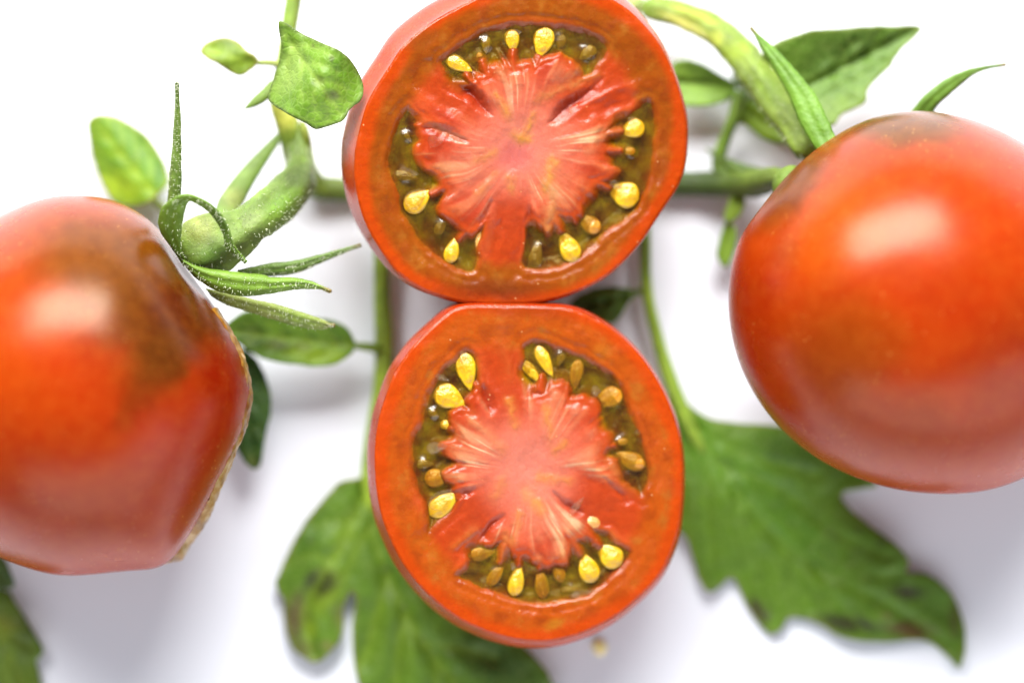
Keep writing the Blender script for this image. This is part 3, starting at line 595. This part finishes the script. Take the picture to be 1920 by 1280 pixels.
def half(label, outline, cx, cy, plane, depth, shift, locs, sep, crev, streaks, pits, seeds, drops, seed, bulge=14, skin_bl=(), wallc=(180, 86, 14)):
    root = thing('tomato_half', label, 'tomato half', cx, cy, 0, 'halves of the cut tomato')
    ta, ra = radial(outline, (cx, cy), 480); NT = len(ta); NR = 190
    kk = np.hanning(21) / np.hanning(21).sum(); ra = np.convolve(np.concatenate([ra[-10:], ra, ra[:10]]), kk, 'valid')
    ra = ra * (1 + 0.003 * vn(ta * 6, 0 * ta, seed))
    rr = np.linspace(0.002, 1, NR)
    r, t = np.meshgrid(rr, ta, indexing='ij'); Rm = np.tile(ra, (NR, 1))
    x = (cx + r * Rm * np.cos(t)).ravel(); y = (cy + r * Rm * np.sin(t)).ravel(); r = r.ravel(); t = t.ravel(); Rm = Rm.ravel()
    # warped coordinates give organic edges
    wx = x + 3.5 * fbm(x / 22, y / 22, seed); wy = y + 4.5 * fbm(x / 22 + 5, y / 22, seed + 4)
    dx = x - cx; dy = y - cy
    tw = t + 0.11 * fbm(x / 80, y / 80, seed + 15, 2); lobe = sstep(-0.35, 0.35, vn(2.6 * np.cos(t), 2.6 * np.sin(t), seed + 31) + 0.5 * fbm(x / 40, y / 40, seed + 33, 3))
    fib = vn(7.0 * np.cos(tw) + 1.7 * r, 7.0 * np.sin(tw) + 2.1 * r, seed + 9)         # radial fibres
    fib2 = vn(17 * np.cos(tw) + 4 * r, 17 * np.sin(tw) + 3 * r, seed + 13)
    fing = vn(5.6 * np.cos(tw) + 0.6 * r, 5.6 * np.sin(tw) + 0.6 * r, seed + 44); fing = np.sign(fing) * np.abs(fing) ** 0.6
    gel = np.zeros_like(x); sdmin = np.full_like(x, 1e9)
    polys = []
    for lp in locs:
        B = cr(lp, 110, True); polys.append(B)
        sd = sdf(wx, wy, B)
        mid = np.hypot(B[:, 0] - cx, B[:, 1] - cy).mean() / Rm
        inner = 1 - sstep(-0.10, 0.02, r - mid)
        sd = sd + inner * (16 * fing + 5 * fib2 - 3)
        sdmin = np.minimum(sdmin, sd)
    for s in seeds:                       # stalks of flesh that reach out to the seeds
        ro = math.hypot(s[0] - cx, s[1] - cy); f1 = 1 - 0.5 * min(s[2], 60) / ro; ax, ay = cx + (s[0] - cx) * f1, cy + (s[1] - cy) * f1; bx, by = cx + (s[0] - cx) * 0.72, cy + (s[1] - cy) * 0.72
        vx, vy = bx - ax, by - ay; q_ = np.clip(((wx - ax) * vx + (wy - ay) * vy) / (vx * vx + vy * vy), 0, 1)
        d_ = np.hypot(wx - ax - q_ * vx, wy - ay - q_ * vy)
        sdmin = np.maximum(sdmin, np.minimum(14, (1 + 8 * q_) - d_) if s[4] != 'D' else -99)
    sdmin = sdmin - 5
    gel = 1 - sstep(-15, 7, sdmin); gelh = 1 - sstep(-34, 6, sdmin)
    cv = np.zeros_like(x)
    for pl in crev:
        sd = sdf(wx, wy, cr(pl, 50, True)); cv = np.maximum(cv, 1 - sstep(-18, 8, sd))
    sp = np.full_like(x, 1e9); 
    for (pl, w) in sep:
        sp = np.minimum(sp, seg_dist(wx, wy, np.asarray(pl, float)) - w)
    wsep = 1 - sstep(-8, 18, sp)
    # heights
    plac = (1 - sstep(0.55, 0.72, r)) * (1 - wsep) * sstep(0.12, 0.3, r)
    h = 0.9 * plac * (fib + 0.6 * fib2) + 4 * plac + 2.2 * fbm(x / 30, y / 30, seed + 20, 3) - 4 * wsep * sstep(0.3, 0.6, r) * (1 - sstep(0.8, 0.9, r)) - 5 * (1 - sstep(0, 0.2, r))
    edge = np.exp(-((sdmin - 6) / 8) ** 2); h = h - 3 * edge
    h = h * (1 - gelh) + gelh * (-27 + 3 * fbm(x / 16, y / 16, seed + 30, 3)) 
    h = h - cv * (1 - gel) * 14
    h = h - 3.0 * sstep(0.985, 1.0, r)
    # pigments
    core = lin((252, 142, 116)); pl_c = lin((238, 94, 54)); wall = lin(wallc); rim = lin((230, 78, 6)); sepc = lin((212, 72, 30))
    c = np.tile(pl_c, (len(x), 1))
    c = mixc(c, lin((248, 122, 90)), 1 - sstep(0.25, 0.55, r)); c = mixc(c, core, 1 - sstep(0.02, 0.34, r + 0.05 * fbm(x / 40, y / 40, seed + 3)))
    f = np.clip(0.5 + 0.55 * fib + 0.45 * fib2, 0, 1)
    fib3 = vn(34 * np.cos(tw) + 5 * r, 34 * np.sin(tw) + 4 * r, seed + 17)
    c = mixc(c, lin((252, 168, 122)), (0.35 + 0.65 * lobe) * plac * 0.85 * sstep(0.35, 1.0, f) * sstep(0.15, 0.4, r))
    c = mixc(c, lin((255, 214, 166)), (0.25 + 0.75 * lobe) * plac * 0.95 * sstep(0.25, 0.8, fib3 * 0.8 + 0.4 * fib) * sstep(0.12, 0.35, r))
    c = mixc(c, lin((190, 44, 24)), plac * 0.65 * sstep(0.62, 0.1, 0.5 * f + 0.25 - 0.35 * fing) * sstep(0.3, 0.5, r))
    c = mixc(c, lin((216, 74, 26)), plac * 0.8 * (1 - sstep(2, 26, sdmin)))
    c = mixc(c, sepc, wsep * sstep(0.22, 0.42, r) * 0.9)
    mot = fbm(x / 26, y / 26, seed + 6, 4)
    wr = sstep(0.70, 0.80, r + 0.02 * mot)
    c = mixc(c, wall, wr * 0.95)
    c = mixc(c, lin((206, 122, 52)), wr * 0.55 * sstep(0.12, 0.6, mot)); c = mixc(c, lin((158, 50, 18)), wr * 0.35 * sstep(-0.1, -0.5, mot))
    c = mixc(c, rim, 0.92 * sstep(0.90, 0.965, r + 0.03 * vn(2.2 * np.cos(t), 2.2 * np.sin(t), seed + 60) + 0.012 * fbm(x / 20, y / 20, seed + 8)))
    c = blobs(c, x, y, skin_bl, 10, seed)
    for (x0, y0, x1, y1, w, colr, s_) in streaks:
        d = seg_dist(wx + 5 * fbm(x / 9, y / 9, seed), wy + 5 * fbm(x / 9, y / 9, seed + 1), np.array([(x0, y0), (x1, y1)], float)); c = mixc(c, lin(colr), s_ * np.clip(0.75 + 0.6 * fbm(x / 14, y / 14, seed + 70), 0.1, 1) * np.exp(-(d / (w * 1.25)) ** 1.6)); h = h + 1.6 * s_ * np.exp(-(d / w) ** 2)
    c = mixc(c, lin((168, 30, 12)), cv * 0.7)
    gc = np.tile(lin((150, 98, 12)), (len(x), 1)); gm = fbm(x / 34, y / 34, seed + 40, 3)
    gc = mixc(gc, lin((180, 152, 24)), sstep(0.0, 0.5, gm)); gc = mixc(gc, lin((116, 54, 10)), sstep(-0.05, -0.5, gm))
    gc = mixc(gc, lin((190, 80, 18)), 0.85 * sstep(-24, -4, sdmin))
    c = mixc(c, gc, gel)
    for (px, py, rad, dp) in pits:
        d = np.hypot(x - px, y - py); h = h + dp * np.exp(-(d / rad) ** 2)
    c = c * np.stack([0.70 + 0 * r, 0.74 + 0 * r, 0.78 - 0.34 * sstep(0.3, 0.7, r)], -1)
    pz = plane(x, y)
    mesh('flesh', W(x, y, pz + h), [q[::-1] for q in quads(NR, NT, True)] + [tuple(range(NT))[::-1]], FLESH, root, c)
    # skin
    a0 = -math.radians(bulge); NJ = 70; V = []
    ox = cx + ra * np.cos(ta); oy = cy + ra * np.sin(ta); pzr = plane(ox, oy)
    zb = plane(cx, cy) - depth
    hh = -3.0
    aa = np.linspace(a0, math.pi / 2, NJ)
    for j, a in enumerate(aa):
        s_ = max(math.cos(a) / math.cos(a0), 0.002); q = (math.sin(a) - math.sin(a0)) / (1 - math.sin(a0))
        sx = shift[0] * sstep(0, 0.25, q) * (1 - 0.5 * sstep(0.4, 1, q)); sy = shift[1] * sstep(0, 0.25, q) * (1 - 0.5 * sstep(0.4, 1, q))
        px = cx + sx + ra * s_ * np.cos(ta); py = cy + sy + ra * s_ * np.sin(ta)
        pz_ = (pzr + hh) * (1 - q) + zb * q
        V.append(np.stack([px, py, pz_], -1))
    V = np.concatenate(V)
    sc = np.tile(lin((190, 54, 10)), (len(V), 1)); sc = sc * (1 + 0.12 * fbm(V[:, 0] / 50, V[:, 2] / 50, seed + 2))[:, None]
    sc = mixc(sc, lin((150, 70, 20)), 0.4 * sstep(0.1, 0.5, fbm(V[:, 0] / 80, V[:, 1] / 80, seed + 5)))
    mesh('skin', W(V[:, 0], V[:, 1], V[:, 2]), [q for q in quads(NJ, NT, True)] + [tuple(range((NJ - 1) * NT, NJ * NT))[::-1]], SKIN, root, sc)
    # gel
    for B in polys:
        x0, y0 = B.min(0) - 8; x1, y1 = B.max(0) + 8; g = 5.0
        gx, gy = np.meshgrid(np.arange(x0, x1, g), np.arange(y0, y1, g)); gx = gx.ravel(); gy = gy.ravel()
        k = sdf(gx, gy, B) < 5; nx = len(np.arange(x0, x1, g)); ny = len(np.arange(y0, y1, g))
        hz = -11 + 3.5 * fbm(gx / 16, gy / 16, seed + 50, 3)
        for s in seeds:
            hz = hz + ({'B': 2, 'O': 6, 'P': 2, 'D': 8}[s[4]]) * np.exp(-((gx - s[0]) ** 2 + (gy - s[1]) ** 2) / (0.42 * max(s[2], s[3])) ** 2)
        idx = -np.ones(len(gx), int); idx[k] = np.arange(k.sum()); idx2 = idx.reshape(ny, nx)
        F = [(idx2[i, j], idx2[i + 1, j], idx2[i + 1, j + 1], idx2[i, j + 1]) for i in range(ny - 1) for j in range(nx - 1) if min(idx2[i, j], idx2[i + 1, j], idx2[i + 1, j + 1], idx2[i, j + 1]) >= 0]
        mesh('seed_gel', W(gx[k], gy[k], plane(gx[k], gy[k]) + hz[k]), [tuple(int(v) for v in f_) for f_ in F], GEL, root)
    # seeds and clear droplets of gel
    def put(name, me, sx, sy, ln, wd_, ang, hgt, th):
        z = float(plane(sx, sy)) + hgt; p = W(sx, sy, z)
        o = bpy.data.objects.new(name, me); COL.objects.link(o); o.parent = root; WLOC[o.name] = p
        o.location = Vector(p) - Vector(WLOC[root.name]); k = (H - z) / (H - ZR) * S
        o.scale = (ln * k, wd_ * k, th * k); o.rotation_euler = (0, 0, -math.radians(ang))
    mats = {'B': SEED_B, 'O': SEED_O, 'D': SEED_D, 'P': SEED_P}
    for s in seeds:
        ang = s[5] if len(s) > 5 else math.degrees(math.atan2(cy - s[1], cx - s[0]))
        hgt = {'B': -12, 'O': -16, 'D': -19, 'P': -10}[s[4]]
        put('seed', SEED_MESH[mats[s[4]].name], s[0], s[1], s[2] * 1.1, s[3] * 1.15, ang, hgt, min(s[3], 34) * 0.62)
    for (sx, sy, ln, wd_, ang, hgt) in drops:
        put('gel_droplet', SEED_MESH[CLEAR.name], sx, sy, ln, wd_, ang, hgt, min(ln, wd_) * 0.9)
    return root

u = lambda pts: CV(pts, 630, 0, 0.4686)
lo = lambda pts: CV(pts, 680, 560, 0.5158)
def us(l, k, f): return [(*f([(s[0], s[1])])[0], s[2] * k, s[3] * k) + tuple(s[4:]) for s in l]

U_out = [(665, 290), (667, 356), (684, 417), (714, 469), (752, 518), (803, 547), (855, 564), (911, 571), (986, 569), (1042, 560), (1099, 539), (1150, 508), (1197, 459), (1239, 398), (1277, 337), (1287, 281), (1286, 225), (1272, 164), (1244, 96), (1206, 47), (1160, 5), (1090, -25), (1010, -38), (940, -25), (885, 0), (817, 37), (757, 84), (724, 136), (691, 187), (674, 244)]
half('upper tomato half with cut face up, three seed pockets, skin showing on its left', U_out, 975, 275,
     lambda x, y: 352 - 0.13 * (x - 975) - 0.10 * (y - 275), 300, (-16, -18),
     [u([(405, 248), (450, 210), (530, 150), (610, 112), (700, 98), (800, 92), (900, 103), (1000, 122), (1090, 180), (1075, 235), (1015, 295), (960, 272), (900, 238), (840, 235), (780, 225), (720, 240), (650, 228), (590, 248), (560, 292), (505, 320), (450, 300)]),
      u([(288, 425), (315, 475), (338, 520), (352, 570), (332, 620), (362, 660), (372, 700), (390, 760), (422, 810), (425, 842), (470, 872), (500, 902), (530, 920), (560, 905), (605, 880), (603, 940), (578, 1000), (566, 1082), (520, 1092), (440, 1062), (380, 1022), (320, 962), (280, 892), (245, 840), (236, 760), (212, 700), (198, 640), (212, 570), (238, 500), (262, 450)]),
      u([(1245, 393), (1277, 420), (1287, 500), (1278, 600), (1262, 700), (1238, 780), (1215, 832), (1130, 905), (1070, 955), (1000, 1022), (900, 1072), (820, 1088), (750, 1082), (740, 1040), (760, 960), (772, 912), (830, 935), (870, 905), (930, 892), (990, 852), (1040, 802), (1055, 742), (1090, 700), (1112, 650), (1130, 600), (1112, 545), (1130, 490), (1190, 440), (1220, 405)])],
     [(u([(600, 470), (420, 350), (330, 290), (240, 230)]), 24), (u([(860, 420), (1050, 320), (1200, 240)]), 26), (u([(860, 500), (1010, 440), (1150, 390)]), 12), (u([(700, 800), (690, 950), (655, 1140)]), 28)],
     [u([(455, 325), (540, 335), (595, 395), (617, 462), (565, 435), (500, 385)]), u([(852, 492), (890, 425), (1000, 355), (1072, 312), (1010, 398), (925, 470)]), u([(335, 505), (440, 508), (522, 565), (475, 560), (400, 545)]), u([(625, 800), (615, 850), (580, 890), (590, 850)]), u([(772, 830), (790, 880), (770, 900), (765, 860)])],
     [(*u([(650, 380)])[0], *u([(690, 470)])[0], 6, (238, 160, 66), 0.8), (*u([(740, 560)])[0], *u([(790, 460)])[0], 6, (240, 160, 60), 0.8), (*u([(710, 530)])[0], *u([(770, 555)])[0], 6, (240, 164, 60), 0.8), (*u([(560, 640)])[0], *u([(640, 610)])[0], 7, (238, 150, 80), 0.8), (*u([(835, 760)])[0], *u([(870, 650)])[0], 8, (242, 168, 70), 0.85),
      (*u([(850, 920)])[0], *u([(870, 760)])[0], 11, (240, 164, 104), 0.8), (*u([(800, 400)])[0], *u([(1040, 300)])[0], 7, (226, 130, 74), 0.9), (*u([(650, 280)])[0], *u([(670, 310)])[0], 7, (232, 140, 100), 0.9), (*u([(735, 305)])[0], *u([(735, 335)])[0], 6, (236, 130, 96), 0.9), (*u([(900, 270)])[0], *u([(880, 310)])[0], 8, (236, 136, 100), 0.9), (*u([(700, 720)])[0], *u([(700, 770)])[0], 6, (240, 160, 80), 0.7), (*u([(570, 770)])[0], *u([(640, 700)])[0], 7, (236, 150, 80), 0.6), (*u([(1110, 520)])[0], *u([(1010, 600)])[0], 8, (232, 134, 90), 0.6), (*u([(480, 450)])[0], *u([(560, 500)])[0], 5, (226, 110, 70), 0.6), (*u([(1000, 760)])[0], *u([(880, 680)])[0], 8, (236, 140, 96), 0.5),
      (*u([(420, 640)])[0], *u([(580, 620)])[0], 8, (230, 130, 100), 0.5), (*u([(440, 800)])[0], *u([(580, 690)])[0], 8, (230, 130, 100), 0.5)],
     [],
     us([(705, 165, 86, 62, 'B', 82), (828, 172, 118, 86, 'B', 104), (492, 258, 112, 62, 'B', 28), (1185, 517, 92, 80, 'B', 160), (1148, 775, 122, 108, 'B', 200), (328, 802, 118, 88, 'B', -38), (278, 705, 92, 44, 'D', 10), (465, 1000, 100, 62, 'B', -75), (577, 955, 108, 44, 'P', -95), (800, 1020, 110, 58, 'D', -80), (930, 985, 126, 84, 'B', -115), (1010, 893, 104, 70, 'O', -145), (332, 560, 40, 26, 'O'), (315, 612, 42, 34, 'O'), (1005, 215, 76, 50, 'D', 140), (285, 545, 60, 22, 'D', 60), (1165, 605, 60, 34, 'O', 180), (575, 232, 40, 26, 'O', 80), (600, 180, 70, 40, 'D', 90), (900, 175, 70, 40, 'D', 100), (420, 905, 70, 44, 'D', -60)], 0.4686, u),
     [(*u([(398, 565)])[0], 30, 26, 0, 6), (*u([(845, 125)])[0], 20, 12, 30, -2), (*u([(720, 130)])[0], 24, 14, 0, -4), (*u([(940, 440)])[0], 7, 22, 10, 4), (*u([(290, 690)])[0], 40, 20, 10, -4), (*u([(320, 790)])[0], 50, 38, -38, 2), (*u([(1120, 740)])[0], 26, 18, 20, -2), (*u([(1190, 480)])[0], 22, 14, 0, -2)],
     5, skin_bl=[(*u([(620, 1160)])[0], 120, 26, 0, (140, 56, 24), 0.7), (*u([(700, 620)])[0], 46, 40, 0, (226, 104, 100), 0.6), (*u([(330, 150)])[0], 40, 24, -35, (170, 84, 30), 0.7), (*u([(1100, 400)])[0], 60, 40, -30, (216, 66, 30), 0.4)])

L_out = lo([(340, 32), (265, 92), (190, 162), (122, 262), (76, 372), (51, 480), (44, 600), (56, 730), (90, 850), (140, 950), (215, 1050), (300, 1130), (400, 1190), (500, 1226), (600, 1245), (700, 1243), (800, 1215), (900, 1165), (1000, 1090), (1082, 1000), (1138, 880), (1157, 760), (1162, 650), (1157, 540), (1135, 440), (1090, 330), (1020, 222), (930, 130), (830, 64), (740, 34), (600, 26), (450, 26)])
half('lower tomato half with cut face up, touching the upper half, large lobed leaf under it', L_out, 988, 880,
     lambda x, y: 335 - 0.12 * (x - 988) - 0.02 * (y - 880), 328, (-6, 2),
     [lo([(370, 182), (418, 220), (428, 300), (415, 338), (378, 370), (385, 402), (335, 425), (330, 470), (302, 520), (322, 580), (312, 630), (332, 660), (352, 700), (350, 742), (320, 792), (270, 822), (238, 856), (222, 760), (193, 690), (173, 600), (176, 520), (208, 440), (232, 350), (268, 280), (322, 228)]),
      lo([(578, 170), (640, 146), (720, 178), (800, 206), (880, 256), (952, 318), (972, 400), (1002, 470), (1032, 560), (1047, 640), (1022, 722), (980, 692), (950, 652), (920, 592), (890, 570), (905, 520), (890, 460), (870, 420), (850, 392), (790, 362), (740, 322), (690, 292), (650, 332), (610, 302), (582, 232)]),
      lo([(340, 1012), (388, 960), (398, 908), (480, 900), (510, 940), (560, 960), (630, 962), (700, 962), (760, 940), (800, 900), (850, 862), (950, 898), (978, 930), (932, 992), (850, 1062), (760, 1092), (640, 1112), (540, 1097), (450, 1062)])],
     [(lo([(540, 470), (510, 300), (490, 100)]), 30), (lo([(480, 740), (330, 870), (200, 960)]), 38), (lo([(760, 690), (900, 760), (1100, 820)]), 36)],
     [lo([(425, 330), (455, 320), (480, 390), (465, 420), (440, 400)]), lo([(515, 780), (480, 830), (420, 880), (460, 820)]), lo([(690, 705), (735, 730), (800, 770), (760, 775), (715, 740)]), lo([(320, 700), (410, 690), (370, 720)]), lo([(590, 310), (620, 330), (640, 350), (610, 350)]), lo([(880, 650), (930, 700), (960, 740), (920, 700)])],
     [(*lo([(530, 370)])[0], *lo([(555, 460)])[0], 6, (240, 150, 66), 0.8), (*lo([(670, 400)])[0], *lo([(685, 510)])[0], 6, (238, 150, 76), 0.8), (*lo([(700, 550)])[0], *lo([(735, 530)])[0], 6, (244, 156, 66), 0.7), (*lo([(640, 655)])[0], *lo([(750, 660)])[0], 7, (244, 150, 70), 0.8), (*lo([(600, 700)])[0], *lo([(650, 770)])[0], 9, (246, 164, 80), 0.8), (*lo([(575, 780)])[0], *lo([(545, 880)])[0], 6, (240, 150, 80), 0.7), (*lo([(520, 850)])[0], *lo([(510, 930)])[0], 6, (236, 140, 80), 0.7), (*lo([(480, 720)])[0], *lo([(510, 660)])[0], 7, (240, 150, 80), 0.6), (*lo([(400, 440)])[0], *lo([(510, 550)])[0], 9, (236, 140, 90), 0.6), (*lo([(330, 900)])[0], *lo([(400, 840)])[0], 7, (226, 120, 60), 0.8), (*lo([(500, 100)])[0], *lo([(540, 290)])[0], 9, (222, 104, 56), 0.6),
      (*lo([(440, 590)])[0], *lo([(350, 580)])[0], 7, (232, 136, 100), 0.5), (*lo([(620, 800)])[0], *lo([(640, 870)])[0], 9, (240, 140, 100), 0.5), (*lo([(690, 330)])[0], *lo([(700, 350)])[0], 8, (240, 150, 120), 0.7), (*lo([(780, 400)])[0], *lo([(775, 410)])[0], 7, (240, 150, 120), 0.7), (*lo([(835, 490)])[0], *lo([(830, 500)])[0], 8, (240, 140, 110), 0.7), (*lo([(900, 590)])[0], *lo([(970, 670)])[0], 7, (236, 140, 90), 0.9), (*lo([(705, 900)])[0], *lo([(690, 930)])[0], 7, (240, 140, 110), 0.7), (*lo([(640, 940)])[0], *lo([(635, 950)])[0], 6, (240, 140, 100), 0.8)],
     [],
     us([(378, 265, 132, 76, 'B', 78), (318, 360, 116, 92, 'B', 28), (305, 460, 44, 36, 'B'), (255, 415, 44, 32, 'D'), (275, 650, 92, 70, 'O', -5), (295, 745, 124, 80, 'B', -38), (662, 228, 118, 54, 'B', 62), (618, 270, 108, 42, 'B', 50), (775, 280, 112, 48, 'O', 100), (890, 362, 104, 76, 'O', 155), (970, 585, 112, 66, 'O', 205), (935, 520, 54, 26, 'O', 170), (810, 805, 102, 56, 'P', 195), (895, 930, 104, 86, 'B', 220), (818, 975, 108, 78, 'B', -110), (650, 1030, 112, 52, 'O', -97), (560, 1020, 114, 60, 'B', -78), (485, 1000, 96, 46, 'O', -55), (710, 980, 96, 46, 'O', -105), (440, 922, 98, 54, 'O', -15), (225, 600, 60, 36, 'D', 0), (1010, 500, 60, 34, 'D', 150), (760, 1060, 80, 30, 'D', 0), (720, 215, 60, 34, 'D', 110)], 0.5158, lo),
     [(*lo([(270, 540)])[0], 42, 26, -10, 4), (*lo([(778, 752)])[0], 44, 16, -50, 8), (*lo([(290, 288)])[0], 30, 14, 20, -2), (*lo([(848, 335)])[0], 18, 24, 0, 0), (*lo([(366, 210)])[0], 16, 24, 0, 0), (*lo([(548, 972)])[0], 12, 18, 0, 2), (*lo([(285, 725)])[0], 56, 36, -38, 0), (*lo([(800, 1070)])[0], 56, 14, -15, -8)],
     10, wallc=(212, 92, 20), skin_bl=[(*lo([(600, 45)])[0], 110, 20, 0, (176, 72, 26), 0.6), (*lo([(690, 1190)])[0], 24, 14, -10, (214, 130, 40), 0.6), (*lo([(880, 190)])[0], 22, 20, 0, (212, 120, 44), 0.6)])

cb = tube('juice_crumb', [(1110, 1212, 3, 10), (1118, 1211, 4, 26), (1128, 1213, 4, 28), (1138, 1213, 3, 12)], None, (330, 275, 190), seed=90, flat=0.25)
tag(cb, 'small beige crumb on the white table below the lower half', 'crumb')
